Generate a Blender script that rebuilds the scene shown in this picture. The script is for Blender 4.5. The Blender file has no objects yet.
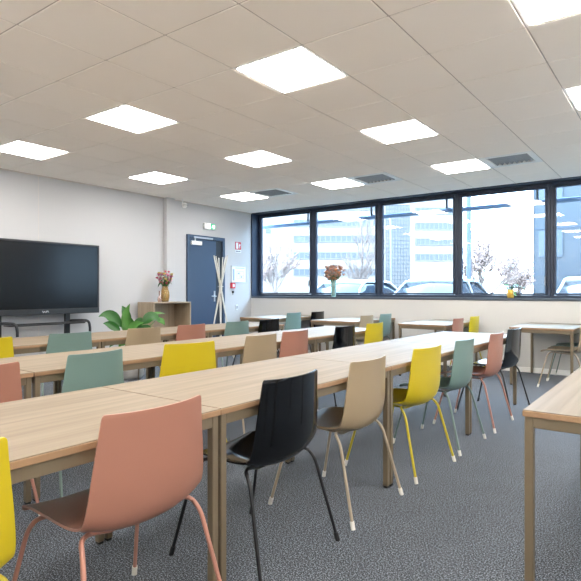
import bpy, math, random
from mathutils import Vector, Matrix
R = math.radians
PI = math.pi
rnd = random.Random(7)
scene = bpy.context.scene
COL = scene.collection

# ------------------------------------------------------------------ helpers
def srgb(r, g, b):
    def f(c):
        c /= 255.0
        return c / 12.92 if c <= 0.04045 else ((c + 0.055) / 1.055) ** 2.4
    return (f(r), f(g), f(b), 1.0)

def new_mat(name):
    m = bpy.data.materials.new(name)
    m.use_nodes = True
    nt = m.node_tree
    return m, nt, nt.nodes['Principled BSDF']

def set_in(b, **kw):
    for k, v in kw.items():
        k = k.replace('_', ' ')
        if k in b.inputs:
            b.inputs[k].default_value = v

def plain(name, col, rough=0.5, metal=0.0, spec=0.5, noise=0.04, scale=12.0, coat=0.0, bump=0.0):
    """principled material with a faint procedural colour variation"""
    m, nt, b = new_mat(name)
    set_in(b, Roughness=rough, Metallic=metal, Specular_IOR_Level=spec, Coat_Weight=coat, Coat_Roughness=0.08)
    tc = nt.nodes.new('ShaderNodeTexCoord')
    n = nt.nodes.new('ShaderNodeTexNoise'); n.inputs['Scale'].default_value = scale; n.inputs['Detail'].default_value = 3
    mix = nt.nodes.new('ShaderNodeMixRGB')
    mix.inputs[1].default_value = tuple(min(1, c * (1 - noise)) for c in col[:3]) + (1,)
    mix.inputs[2].default_value = tuple(min(1, c * (1 + noise)) for c in col[:3]) + (1,)
    nt.links.new(tc.outputs['Object'], n.inputs['Vector'])
    nt.links.new(n.outputs['Fac'], mix.inputs[0])
    nt.links.new(mix.outputs[0], b.inputs['Base Color'])
    if bump:
        n2 = nt.nodes.new('ShaderNodeTexNoise'); n2.inputs['Scale'].default_value = scale * 20
        bp = nt.nodes.new('ShaderNodeBump'); bp.inputs['Strength'].default_value = bump; bp.inputs['Distance'].default_value = 0.001
        nt.links.new(tc.outputs['Object'], n2.inputs['Vector'])
        nt.links.new(n2.outputs['Fac'], bp.inputs['Height']); nt.links.new(bp.outputs[0], b.inputs['Normal'])
    return m

def wood(name, c1, c2, rough=0.4, axis='Y', scale=1.0, coat=0.0):
    m, nt, b = new_mat(name)
    set_in(b, Roughness=rough, Specular_IOR_Level=0.4, Coat_Weight=coat, Coat_Roughness=0.2)
    tc = nt.nodes.new('ShaderNodeTexCoord')
    mp = nt.nodes.new('ShaderNodeMapping')
    s = {'X': (0.8, 26, 26), 'Y': (26, 0.8, 26), 'Z': (26, 26, 0.8)}[axis]
    mp.inputs['Scale'].default_value = tuple(v * scale for v in s)
    oi = nt.nodes.new('ShaderNodeObjectInfo')
    add = nt.nodes.new('ShaderNodeVectorMath'); add.operation = 'ADD'
    mul = nt.nodes.new('ShaderNodeVectorMath'); mul.operation = 'SCALE'; mul.inputs['Scale'].default_value = 37.0
    comb = nt.nodes.new('ShaderNodeCombineXYZ')
    for i in range(3): nt.links.new(oi.outputs['Random'], comb.inputs[i])
    nt.links.new(comb.outputs[0], mul.inputs[0])
    nt.links.new(tc.outputs['Object'], mp.inputs['Vector'])
    nt.links.new(mp.outputs[0], add.inputs[0]); nt.links.new(mul.outputs[0], add.inputs[1])
    n = nt.nodes.new('ShaderNodeTexNoise'); n.inputs['Scale'].default_value = 1.0; n.inputs['Detail'].default_value = 6; n.inputs['Roughness'].default_value = 0.6
    n.inputs['Distortion'].default_value = 0.25
    nt.links.new(add.outputs[0], n.inputs['Vector'])
    cr = nt.nodes.new('ShaderNodeValToRGB')
    cr.color_ramp.elements[0].position = 0.33; cr.color_ramp.elements[0].color = c1
    cr.color_ramp.elements[1].position = 0.62; cr.color_ramp.elements[1].color = c2
    nt.links.new(n.outputs['Fac'], cr.inputs[0]); nt.links.new(cr.outputs[0], b.inputs['Base Color'])
    return m

def emission(name, col, strength):
    m, nt, b = new_mat(name)
    nt.nodes.remove(b)
    e = nt.nodes.new('ShaderNodeEmission'); e.inputs[0].default_value = col; e.inputs[1].default_value = strength
    nt.links.new(e.outputs[0], nt.nodes['Material Output'].inputs[0])
    return m

def pane_glass(name, tint=(0.93, 0.97, 0.98, 1), f0=0.045):
    """clear sheet glass: transmits straight through, mirrors by facing angle"""
    m, nt, b = new_mat(name)
    nt.nodes.remove(b)
    tr = nt.nodes.new('ShaderNodeBsdfTransparent'); tr.inputs[0].default_value = tint
    gl = nt.nodes.new('ShaderNodeBsdfGlossy'); gl.inputs['Roughness'].default_value = 0.0
    lw = nt.nodes.new('ShaderNodeLayerWeight'); lw.inputs[0].default_value = 0.5
    pw = nt.nodes.new('ShaderNodeMath'); pw.operation = 'POWER'; pw.inputs[1].default_value = 5
    ma = nt.nodes.new('ShaderNodeMath'); ma.operation = 'MULTIPLY_ADD'; ma.inputs[1].default_value = 0.9; ma.inputs[2].default_value = f0
    mx = nt.nodes.new('ShaderNodeMixShader')
    nt.links.new(lw.outputs['Facing'], pw.inputs[0]); nt.links.new(pw.outputs[0], ma.inputs[0])
    nt.links.new(ma.outputs[0], mx.inputs[0]); nt.links.new(tr.outputs[0], mx.inputs[1]); nt.links.new(gl.outputs[0], mx.inputs[2])
    nt.links.new(mx.outputs[0], nt.nodes['Material Output'].inputs[0])
    return m

class MB:
    """collects boxes, tubes, lathes and sheets into one mesh"""
    def __init__(s): s.v = []; s.f = []; s.mi = []; s.sm = []
    def add(s, vs, fs, mi=0, smooth=False):
        o = len(s.v); s.v += [tuple(p) for p in vs]
        for q in fs:
            s.f.append([o + i for i in q]); s.mi.append(mi); s.sm.append(smooth)
        return s
    def box(s, x0, x1, y0, y1, z0, z1, mi=0):
        v = [(x0,y0,z0),(x1,y0,z0),(x1,y1,z0),(x0,y1,z0),(x0,y0,z1),(x1,y0,z1),(x1,y1,z1),(x0,y1,z1)]
        f = [(3,2,1,0),(4,5,6,7),(0,1,5,4),(1,2,6,5),(2,3,7,6),(3,0,4,7)]
        return s.add(v, f, mi)
    def bbox(s, x0, x1, y0, y1, z0, z1, b=0.003, mi=0):
        """box with chamfered edges"""
        vs = []; idx = {}
        xs = (x0, x1); ys = (y0, y1); zs = (z0, z1)
        for i in range(2):
            for j in range(2):
                for k in range(2):
                    sx, sy, sz = (1 - 2*i), (1 - 2*j), (1 - 2*k)
                    for a in range(3):
                        p = [xs[i] + sx*b, ys[j] + sy*b, zs[k] + sz*b]
                        p[a] = (xs[i], ys[j], zs[k])[a]
                        idx[(i,j,k,a)] = len(vs); vs.append(tuple(p))
        fs = []
        for i in range(2):
            q = [idx[(i,0,0,0)], idx[(i,1,0,0)], idx[(i,1,1,0)], idx[(i,0,1,0)]]; fs.append(q if i else q[::-1])
            q = [idx[(0,i,0,1)], idx[(0,i,1,1)], idx[(1,i,1,1)], idx[(1,i,0,1)]]; fs.append(q if i else q[::-1])
            q = [idx[(0,0,i,2)], idx[(1,0,i,2)], idx[(1,1,i,2)], idx[(0,1,i,2)]]; fs.append(q if i else q[::-1])
        c = Vector(((x0+x1)/2, (y0+y1)/2, (z0+z1)/2))
        def fix(q):
            p = [Vector(vs[t]) for t in q]
            n = (p[1]-p[0]).cross(p[2]-p[0]); m = sum(p, Vector()) / len(p)
            return q if n.dot(m - c) > 0 else q[::-1]
        for j in range(2):
            for k in range(2):
                fs.append(fix([idx[(0,j,k,1)], idx[(1,j,k,1)], idx[(1,j,k,2)], idx[(0,j,k,2)]]))
                fs.append(fix([idx[(j,0,k,0)], idx[(j,1,k,0)], idx[(j,1,k,2)], idx[(j,0,k,2)]]))
                fs.append(fix([idx[(j,k,0,0)], idx[(j,k,1,0)], idx[(j,k,1,1)], idx[(j,k,0,1)]]))
                for i in range(2):
                    pass
        for i in range(2):
            for j in range(2):
                for k in range(2):
                    fs.append(fix([idx[(i,j,k,0)], idx[(i,j,k,1)], idx[(i,j,k,2)]]))
        fs = [fix(list(q)) for q in fs]
        return s.add(vs, fs, mi)
    def tube(s, pts, r, n=10, mi=0, caps=True):
        pts = [Vector(p) for p in pts]
        rr = r if isinstance(r, (list, tuple)) else [r] * len(pts)
        t0 = (pts[1] - pts[0]).normalized()
        up = Vector((0,0,1)) if abs(t0.z) < 0.9 else Vector((1,0,0))
        u = t0.cross(up).normalized(); vs = []
        for i, p in enumerate(pts):
            t = ((pts[i+1] if i + 1 < len(pts) else p) - (pts[i-1] if i else p)).normalized()
            u = (u - t * u.dot(t)).normalized(); w = t.cross(u)
            for k in range(n):
                a = 2*PI*k/n
                vs.append(p + (u*math.cos(a) + w*math.sin(a)) * rr[i])
        fs = []
        for i in range(len(pts)-1):
            for k in range(n):
                a = i*n+k; b = i*n+(k+1) % n
                fs.append((a, b, b+n, a+n))
        s.add(vs, fs, mi, True)
        if caps:
            s.add(vs[:n], [tuple(range(n))[::-1]], mi); s.add(vs[-n:], [tuple(range(n))], mi)
        return s
    def lathe(s, prof, n=20, c=(0,0,0), mi=0):
        vs = []; fs = []
        for r, z in prof:
            for k in range(n):
                a = 2*PI*k/n
                vs.append((c[0]+r*math.cos(a), c[1]+r*math.sin(a), c[2]+z))
        for i in range(len(prof)-1):
            for k in range(n):
                a = i*n+k; b = i*n+(k+1) % n
                fs.append((a, b, b+n, a+n))
        return s.add(vs, fs, mi, True)
    def prism(s, poly, y0, y1, mi=0, inset=0.0):
        """polygon in xz extruded along y"""
        n = len(poly)
        vs = [(x, y0, z) for x, z in poly] + [(x, y1, z) for x, z in poly]
        fs = [tuple(range(n)), tuple(range(2*n-1, n-1, -1))]
        fs += [(i, i+n, (i+1) % n + n, (i+1) % n) for i in range(n)]
        return s.add(vs, fs, mi)
    def ball(s, c, r, mi=0, n=8, m=6, sc=(1,1,1)):
        vs = []; fs = []
        for i in range(m+1):
            th = PI*i/m
            for k in range(n):
                a = 2*PI*k/n
                vs.append((c[0]+r*sc[0]*math.sin(th)*math.cos(a), c[1]+r*sc[1]*math.sin(th)*math.sin(a), c[2]+r*sc[2]*math.cos(th)))
        for i in range(m):
            for k in range(n):
                a = i*n+k; b = i*n+(k+1) % n
                fs.append((a, a+n, b+n, b))
        return s.add(vs, fs, mi, True)
    def build(s, name, mats, parent=None, loc=None, rot=None):
        me = bpy.data.meshes.new(name)
        me.from_pydata(s.v, [], s.f)
        if not isinstance(mats, (list, tuple)): mats = [mats]
        for m in mats: me.materials.append(m)
        me.polygons.foreach_set('material_index', s.mi)
        me.polygons.foreach_set('use_smooth', s.sm)
        me.update()
        o = bpy.data.objects.new(name, me); COL.objects.link(o)
        if parent: o.parent = parent
        if loc: o.location = loc
        if rot: o.rotation_euler = rot
        return o

def empty(name, loc, rz=0.0):
    o = bpy.data.objects.new(name, None); COL.objects.link(o)
    o.empty_display_size = 0.1; o.location = loc; o.rotation_euler = (0, 0, rz)
    return o
def tag(o, label, cat, group=None):
    o['label'] = label; o['category'] = cat
    if group: o['group'] = group
    return o
def struct(o):
    o['kind'] = 'structure'; return o
def copy_tree(o, parent=None, swap=None):
    c = o.copy(); COL.objects.link(c)
    if parent: c.parent = parent
    for ch in list(o.children): copy_tree(ch, c)
    return c
def bez(pts, n=6):
    """quadratic smoothing of a poly-line: rounds each inner corner"""
    pts = [Vector(p) for p in pts]; out = [pts[0]]
    for i in range(1, len(pts)-1):
        a = pts[i].lerp(pts[i-1], 0.5) if i > 1 else pts[i].lerp(pts[i-1], 0.6)
        b = pts[i].lerp(pts[i+1], 0.5) if i < len(pts)-2 else pts[i].lerp(pts[i+1], 0.12)
        for k in range(n+1):
            t = k/n
            out.append(a*(1-t)**2 + pts[i]*2*t*(1-t) + b*t*t)
    out.append(pts[-1]); return out

# ------------------------------------------------------------------ materials
M = {}
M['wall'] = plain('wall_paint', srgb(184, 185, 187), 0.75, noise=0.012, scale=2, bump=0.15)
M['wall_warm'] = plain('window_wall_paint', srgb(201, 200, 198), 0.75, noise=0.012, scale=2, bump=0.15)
M['tile'] = plain('ceiling_tile', srgb(253, 246, 238), 0.95, noise=0.012, scale=3, spec=0.2, bump=0.3)
M['grid'] = plain('ceiling_grid', srgb(196, 186, 178), 0.6, noise=0.01)
M['trim'] = plain('white_trim', srgb(246, 245, 242), 0.5, noise=0.01)
M['frame_dark'] = plain('slate_window_frame', srgb(38, 50, 70), 0.4, noise=0.04)
M['frame_line'] = plain('slate_sill_edge', srgb(72, 80, 92), 0.35, noise=0.04)
M['glass'] = pane_glass('window_glass')
M['door'] = plain('blue_grey_door', srgb(56, 74, 98), 0.35, noise=0.03)
M['door_dark'] = plain('dark_door_strip', srgb(30, 36, 46), 0.5, noise=0.03)
M['oak'] = wood('pale_oak_top', srgb(110, 95, 76), srgb(131, 116, 96), 0.5, 'Y')
M['oak_edge'] = wood('beech_edge', srgb(138, 108, 80), srgb(152, 122, 92), 0.5, 'Y')
M['oak_cab'] = wood('oak_cabinet', srgb(142, 126, 106), srgb(158, 142, 121), 0.5, 'Z')
M['taupe'] = plain('taupe_metal', srgb(116, 103, 83), 0.42, metal=0.25, noise=0.03)
M['blackrub'] = plain('black_plastic', srgb(22, 22, 24), 0.5)
M['tvblack'] = plain('black_bezel', srgb(28, 30, 34), 0.35)
M['screen'] = plain('dark_screen', srgb(8, 11, 16), 0.2, noise=0.02, spec=0.2)
M['logo'] = plain('light_logo', srgb(215, 218, 222), 0.5)
M['white'] = plain('white_plastic', srgb(236, 236, 234), 0.4, noise=0.01)
M['silver'] = plain('brushed_silver', srgb(200, 202, 204), 0.3, metal=0.8)
M['cap'] = plain('clear_white_foot', srgb(225, 222, 214), 0.35)
M['panel_frame'] = plain('light_panel_frame', srgb(240, 240, 238), 0.4, noise=0.005)
M['lamp'] = emission('lit_diffuser', (1.0, 0.955, 0.905, 1), 10.5)
M['exit_lit'] = emission('exit_green', (0.0, 0.32, 0.14, 1), 1.0)
M['exit_white'] = emission('exit_white', (0.85, 1.0, 0.92, 1), 1.0)
M['red'] = plain('sign_red', srgb(205, 50, 60), 0.4)
M['navy'] = plain('sign_navy', srgb(45, 50, 70), 0.4)
M['paper'] = plain('paper', srgb(225, 230, 236), 0.6, noise=0.01)
M['plan_ink'] = plain('plan_ink', srgb(150, 165, 185), 0.6)
M['grey'] = plain('mid_grey', srgb(120, 122, 126), 0.5)
M['pole'] = plain('pale_wood_pole', srgb(200, 196, 186), 0.45)
M['leaf'] = plain('deep_green_leaf', srgb(38, 92, 34), 0.35, noise=0.35, scale=9)
M['leaf2'] = plain('bright_green_leaf', srgb(70, 124, 48), 0.4, noise=0.25, scale=9)
M['stem'] = plain('green_stem', srgb(92, 130, 70), 0.5)
M['soil'] = plain('soil', srgb(60, 45, 35), 0.9, noise=0.3, scale=60)
M['potgrey'] = plain('grey_pot', srgb(190, 186, 180), 0.5)
M['yellowpot'] = plain('ochre_pot', srgb(226, 182, 74), 0.45, noise=0.12, scale=30)
M['twig'] = plain('twig_bark', srgb(120, 104, 98), 0.9)
M['bud'] = plain('pink_brown_bud', srgb(150, 126, 118), 0.9, noise=0.2)

def glassy(name, col, rough=0.05, tr=0.75):
    m, nt, b = new_mat(name)
    set_in(b, Roughness=rough, IOR=1.45); b.inputs['Base Color'].default_value = col
    b.inputs['Transmission Weight'].default_value = tr
    return m
M['amber'] = glassy('amber_glass', srgb(236, 196, 120))
M['palepink'] = glassy('pale_pink_glass', srgb(244, 214, 206))
M['aqua'] = glassy('aqua_glass', srgb(186, 226, 216), 0.1, 0.6)

SHELL = {'pink': srgb(155, 108, 91), 'yellow': srgb(186, 166, 26), 'sage': srgb(104, 127, 121),
         'sand': srgb(150, 132, 106), 'black': srgb(7, 9, 13)}
LEGC = {'pink': srgb(172, 122, 106), 'yellow': srgb(190, 172, 34), 'sage': srgb(112, 130, 124),
        'sand': srgb(164, 150, 130), 'black': srgb(18, 19, 22)}
for k in SHELL:
    M['shell_'+k] = plain('shell_'+k, SHELL[k], 0.10 if k == 'black' else 0.34, noise=0.015, scale=5, spec=0.42)
    M['leg_'+k] = plain('leg_'+k, LEGC[k], 0.35, metal=0.0, noise=0.01)

def carpet():
    m, nt, b = new_mat('grey_loop_carpet')
    set_in(b, Roughness=0.95, Specular_IOR_Level=0.15, Sheen_Weight=0.15, Sheen_Roughness=0.5)
    tc = nt.nodes.new('ShaderNodeTexCoord')
    n1 = nt.nodes.new('ShaderNodeTexNoise'); n1.inputs['Scale'].default_value = 150; n1.inputs['Detail'].default_value = 3; n1.inputs['Roughness'].default_value = 0.75
    n2 = nt.nodes.new('ShaderNodeTexNoise'); n2.inputs['Scale'].default_value = 5; n2.inputs['Detail'].default_value = 3
    cr = nt.nodes.new('ShaderNodeValToRGB')
    e = cr.color_ramp.elements
    e[0].position = 0.44; e[0].color = srgb(8, 11, 15)
    e[1].position = 0.60; e[1].color = srgb(150, 159, 171)
    x = e.new(0.52); x.color = srgb(54, 61, 69)
    mx = nt.nodes.new('ShaderNodeMixRGB'); mx.blend_type = 'MULTIPLY'; mx.inputs[0].default_value = 0.25
    cr2 = nt.nodes.new('ShaderNodeValToRGB'); cr2.color_ramp.elements[0].position = 0.35; cr2.color_ramp.elements[0].color = (0.6, 0.6, 0.6, 1); cr2.color_ramp.elements[1].position = 0.65
    bp = nt.nodes.new('ShaderNodeBump'); bp.inputs['Strength'].default_value = 0.6; bp.inputs['Distance'].default_value = 0.004
    L = nt.links.new
    L(tc.outputs['Object'], n1.inputs['Vector']); L(tc.outputs['Object'], n2.inputs['Vector'])
    L(n1.outputs['Fac'], cr.inputs[0]); L(n2.outputs['Fac'], cr2.inputs[0])
    L(cr.outputs[0], mx.inputs[1]); L(cr2.outputs[0], mx.inputs[2]); L(mx.outputs[0], b.inputs['Base Color'])
    L(n1.outputs['Fac'], bp.inputs['Height']); L(bp.outputs[0], b.inputs['Normal'])
    return m
M['carpet'] = carpet()

# ------------------------------------------------------------------ room
XL, XR, YB, YW, CZ = -7.18, 1.80, -1.25, 8.41, 2.803
T = 0.6154; GX, GY = -2.610, 2.843       # ceiling module and its origin
struct(MB().box(XL-0.2, XR+0.2, YB-0.2, YW+0.3, -0.15, 0).build('floor', M['carpet']))
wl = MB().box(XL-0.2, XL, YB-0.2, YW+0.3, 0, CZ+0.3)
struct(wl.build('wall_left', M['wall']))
struct(MB().box(XR, XR+0.2, YB-0.2, YW+0.3, 0, CZ+0.3).build('wall_right', M['trim']))  # unseen wall, brought in close and white to bounce light onto the ceiling
struct(MB().box(XL, XR, YB-0.2, YB, 0, CZ+0.3).build('wall_back', M['trim']))  # also out of view; its nearness and white colour serve the bounced light
SZ = 1.053                                # underside of the window sill board
WX1 = 1.27                                # right end of the ribbon window
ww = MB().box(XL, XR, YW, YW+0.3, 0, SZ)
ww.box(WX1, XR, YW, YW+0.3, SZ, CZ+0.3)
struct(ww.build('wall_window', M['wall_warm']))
struct(MB().bbox(XL+0.001, XR, YW-0.014, YW, 0, 0.075, 0.003).build('baseboard_window', M['trim']))
struct(MB().bbox(XL, XL+0.014, YB, 6.58, 0, 0.075, 0.003).build('baseboard_left', M['trim']))
# thin joints of the left wall's panels
j = MB()
for y in (1.45, 3.886): j.box(XL, XL+0.0015, y-0.004, y+0.004, 0.08, CZ)
struct(j.build('trim_1', plain('joint_grey', srgb(196, 192, 188), 0.8)))
struct(MB().bbox(XL, XL+0.09, 6.09, 6.27, 0, CZ, 0.006).build('trim_2', M['wall']))   # boxed service riser
struct(MB().box(XL, XL+0.02, YB, YW, CZ-0.016, CZ-0.0005).build('trim_3', M['grid']))       # edge angle of the ceiling
# ceiling: tiles and T-bars, with openings where lights and vents sit
LIGHT_CELLS = [(i, k) for i in (-6, -3, 0, 3, 6) for k in (-6, -3, 0, 3, 6)]
VENT_CELLS = [(-5, 6), (-2, 6), (1, 6), (4, 6)]
hole = set(LIGHT_CELLS) | set(VENT_CELLS)
cm = MB()
i0 = math.floor((XL-GX)/T); i1 = math.ceil((XR-GX)/T); k0 = math.floor((YB-GY)/T); k1 = math.ceil((YW-GY)/T)
g = 0.0045
for i in range(i0, i1):
    for k in range(k0, k1):
        if (i, k) in hole: continue
        x0, x1 = max(XL, GX+i*T), min(XR, GX+(i+1)*T); y0, y1 = max(YB, GY+k*T), min(YW, GY+(k+1)*T)
        if x1-x0 < 0.04 or y1-y0 < 0.04: continue
        cm.bbox(x0+g, x1-g, y0+g, y1-g, CZ-0.005, CZ+0.012, 0.004)
for i in range(i0+1, i1): cm.box(GX+i*T-0.012, GX+i*T+0.012, YB, YW, CZ, CZ+0.03, 1)
for k in range(k0+1, k1): cm.box(XL, XR, GY+k*T-0.012, GY+k*T+0.012, CZ+0.0005, CZ+0.03, 1)
cm.box(XL, XR, YB, YW+0.3, CZ+0.10, CZ+0.2, 1)
struct(cm.build('ceiling', [M['tile'], M['grid']]))

# ------------------------------------------------------------------ ceiling lights and vents
def light_panel():
    t = empty('ceiling_light', (0, 0, 0))
    h = T/2-0.004; r = T/2-0.025
    f = MB()
    f.bbox(-h, h, -h, -r, -0.004, 0.02, 0.002); f.bbox(-h, h, r, h, -0.004, 0.02, 0.002)
    f.bbox(-h, -r, -r, r, -0.004, 0.02, 0.002); f.bbox(r, h, -r, r, -0.004, 0.02, 0.002)
    f.build('frame', M['panel_frame'], t)
    MB().bbox(-r, r, -r, r, -0.010, 0.006, 0.004).build('diffuser', M['lamp'], t)
    return t
LL = {(0,0): 'square lit ceiling panel, the largest wholly in view at top centre',
      (-3,0): 'square lit ceiling panel above the screen, second from left among the lights',
      (-6,0): 'square lit ceiling panel at the far left, close to the screen wall',
      (-6,3): 'square lit ceiling panel close to the screen wall, above the vase cabinet',
      (0,3): 'square lit ceiling panel right of centre, between the largest panel and the window vents',
      (-3,3): 'square lit ceiling panel in the middle of the ceiling, behind the largest panel',
      (-6,6): 'square lit ceiling panel in the window corner, above the blue door',
      (-3,6): 'square lit ceiling panel beside the middle vent near the windows',
      (0,6): 'square lit ceiling panel beside the rightmost vent near the windows',
      (3,0): 'square lit ceiling panel cut by the top edge at the upper right',
      (3,3): 'square lit ceiling panel cut by the right edge of the view'}
lp = light_panel(); first = True
for (i, k) in LIGHT_CELLS:
    o = lp if first else copy_tree(lp); first = False
    o.location = (GX+(i+0.5)*T, GY+(k+0.5)*T, CZ)
    tag(o, LL.get((i, k), 'square lit ceiling panel out of view behind or beside the camera'), 'ceiling light', 'square ceiling light panels')
M['louvre'] = plain('louvre_grey', srgb(150, 152, 154), 0.5)
def vent():
    t = empty('air_vent', (0, 0, 0))
    h = T/2-0.004; r = T/2-0.075
    f = MB()
    for a in ((-h, h, -h, -r), (-h, h, r, h), (-h, -r, -r, r), (r, h, -r, r)): f.bbox(*a, -0.008, 0.02, 0.003)
    f.build('frame', M['white'], t)
    MB().box(-r, r, -r, r, 0.05, 0.06).build('backing', plain('duct_dark', srgb(16, 17, 18), 0.9), t)
    s = MB(); n = 8
    for q in range(n):
        x = -r + (q+0.5)*2*r/n
        s.add([(x-0.014,-r,-0.004),(x-0.011,-r,-0.005),(x+0.014,-r,0.03),(x+0.011,-r,0.031),
               (x-0.014,r,-0.004),(x-0.011,r,-0.005),(x+0.014,r,0.03),(x+0.011,r,0.031)],
              [(0,1,2,3),(7,6,5,4),(0,4,5,1),(1,5,6,2),(2,6,7,3),(3,7,4,0)])
    s.build('louvre', M['louvre'], t)
    return t
VL = {(-5,6): 'white slatted air vent in the ceiling, leftmost and above the corner of the windows',
      (-2,6): 'white slatted air vent in the middle of the ceiling edge by the windows',
      (1,6): 'white slatted air vent in the ceiling, rightmost and largest by the windows',
      (4,6): 'white slatted air vent in the ceiling beyond the right edge of view'}
vp = vent()
for q, (i, k) in enumerate(VENT_CELLS):
    o = vp if q == 0 else copy_tree(vp)
    o.location = (GX+(i+0.5)*T, GY+(k+0.5)*T, CZ)
    tag(o, VL[(i, k)], 'air vent', 'air vents in the ceiling')

# ------------------------------------------------------------------ ribbon window
GYW = YW+0.20                              # inner face of the window frames, 20 cm into the wall
ST = SZ+0.04
lin = MB()
lin.bbox(XL+0.0, WX1, YW-0.012, GYW+0.08, SZ, ST, 0.004, 1)
lin.bbox(XL+0.0, XL+0.03, YW-0.012, GYW+0.08, ST, CZ-0.002, 0.002)
lin.bbox(WX1-0.03, WX1, YW-0.012, GYW+0.08, ST, CZ-0.002, 0.002)
lin.box(XL, WX1, YW-0.0, YW+0.3, CZ-0.012, CZ+0.3)
struct(lin.build('trim_4', [M['frame_dark'], M['frame_line']]))
edges = [XL+0.03, -5.78, -4.363, -2.949, -1.566, -0.165, WX1-0.03]
for n in range(6):
    a, b = edges[n], edges[n+1]
    z0, z1 = ST, CZ-0.012
    w = struct(empty('window_%d' % (n+1), ((a+b)/2, GYW, z0)))
    f = MB(); hw = (b-a)/2-0.001; H = z1-z0
    o_ = 0.042                              # fixed outer frame
    for q in ((-hw, hw, 0, o_), (-hw, hw, H-o_, H), (-hw, -hw+o_, o_, H-o_), (hw-o_, hw, o_, H-o_)):
        f.bbox(q[0], q[1], 0, 0.07, q[2], q[3], 0.003)
    f.build('window_frame', M['frame_dark'], w)
    s = MB(); i_ = o_+0.004; k_ = 0.074
    hs = hw-i_
    for q in ((-hs, hs, i_, k_), (-hs, hs, H-k_, H-i_), (-hs, -hs+k_-i_, k_, H-k_), (hs-k_+i_, hs, k_, H-k_)):
        s.bbox(q[0], q[1], -0.014, 0.05, q[2], q[3], 0.004)
    sa = s.build('sash', M['frame_dark'], w)
    MB().box(-hs+k_-i_, hs-k_+i_, 0.018, 0.036, k_, H-k_).build('pane', M['glass'], sa)
    if n in (0, 3):
        h = MB(); x = hs-0.02
        h.bbox(x-0.014, x+0.014, -0.022, -0.012, 0.22, 0.32, 0.003)
        h.tube([(x, -0.02, 0.30), (x, -0.05, 0.30), (x, -0.055, 0.29), (x, -0.055, 0.19)], 0.009, 8)
        h.build('window_handle', M['grey'], w)

# ------------------------------------------------------------------ door on the left wall
DY0, DY1, DZ = 6.61, 7.58, 2.222
d = struct(empty('door_1', (XL, DY0, 0)))
f = MB(); W = DY1-DY0
f.bbox(0, 0.045, 0, 0.06, 0, DZ, 0.004); f.bbox(0, 0.045, W-0.06, W, 0, DZ, 0.004); f.bbox(0, 0.045, 0.06, W-0.06, DZ-0.07, DZ, 0.004)
f.build('door_frame', M['door'], d)
MB().bbox(0.002, 0.03, 0.063, W-0.235, 0.005, DZ-0.074, 0.003).build('door_leaf', M['door'], d)
MB().bbox(0.001, 0.012, W-0.23, W-0.063, 0.005, DZ-0.074, 0.002).build('side_strip', M['door_dark'], d)  # plain dark strip set between the leaf and the frame
c = MB(); c.bbox(0.03, 0.075, 0.08, 0.33, DZ-0.185, DZ-0.115, 0.005); c.build('door_closer', M['white'], d)
c = MB(); c.bbox(0.045, 0.065, 0.14, 0.62, DZ-0.062, DZ-0.03, 0.003); c.tube([(0.055, 0.17, DZ-0.115), (0.055, 0.17, DZ-0.05)], 0.012, 8)
c.build('closer_arm', M['silver'], d)
c = MB(); c.bbox(0.03, 0.036, W-0.30, W-0.26, 1.0, 1.2, 0.002)
c.tube([(0.036, W-0.28, 1.1), (0.075, W-0.28, 1.1), (0.08, W-0.29, 1.1), (0.08, W-0.40, 1.1)], 0.009, 8)
c.build('door_handle', M['silver'], d)

# things fixed to the left wall
ex = tag(empty('exit_sign', (XL, 7.165, 2.41)), 'small emergency exit light box with green running figure above the door', 'exit sign')
MB().bbox(0, 0.05, -0.14, 0.14, -0.055, 0.055, 0.004).build('housing', M['white'], ex)
MB().box(0.05, 0.052, 0.015, 0.135, -0.05, 0.05).build('green_panel', M['exit_lit'], ex)
MB().box(0.05, 0.052, -0.06, 0.012, -0.05, 0.05).build('lamp_lens', M['exit_white'], ex)
fg = MB()
fg.box(0.052, 0.053, 0.085, 0.12, -0.038, 0.032)
fg.ball((0.0525, 0.066, 0.026), 0.009, sc=(0.1, 1, 1))
for q in ([(0.064, 0.016), (0.054, -0.008)], [(0.06, -0.006), (0.075, -0.036)], [(0.054, -0.008), (0.034, -0.024)], [(0.062, 0.012), (0.082, 0.002)], [(0.062, 0.012), (0.04, 0.006)]):
    fg.tube([(0.0525, a, b) for a, b in q], 0.004, 6)
fg.build('running_figure', M['exit_white'], ex)

fs = tag(empty('extinguisher_sign', (XL, 8.0, 2.105)), 'small red and white fire extinguisher sign on the wall right of the door', 'sign')
MB().box(0, 0.004, -0.085, 0.085, -0.075, 0.075).build('red_plate', M['red'], fs)
p = MB(); p.box(0.004, 0.005, -0.068, 0.0, -0.06, 0.06); p.build('white_field', M['paper'], fs)
p = MB(); p.lathe([(0.0, -0.05), (0.017, -0.05), (0.017, 0.015), (0.006, 0.03), (0.006, 0.045), (0.0, 0.045)], 10, (0.0, 0.04, 0)); 
for v in range(len(p.v)): p.v[v] = (0.0045 + p.v[v][0]*0.05, p.v[v][1], p.v[v][2])
p.tube([(0.0055, 0.046, 0.036), (0.0055, 0.064, 0.03), (0.0055, 0.066, 0.0)], 0.003, 6)
p.build('extinguisher_symbol', M['paper'], fs)
p = MB(); p.box(0, 0.003, -0.085, 0.085, -0.135, -0.085, 1)
for q in range(6): p.box(0.003, 0.004, -0.07+q*0.024, -0.052+q*0.024, -0.122, -0.098 - (q % 2)*0.006)
p.build('caption', [M['navy'], M['paper']], fs)

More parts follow.
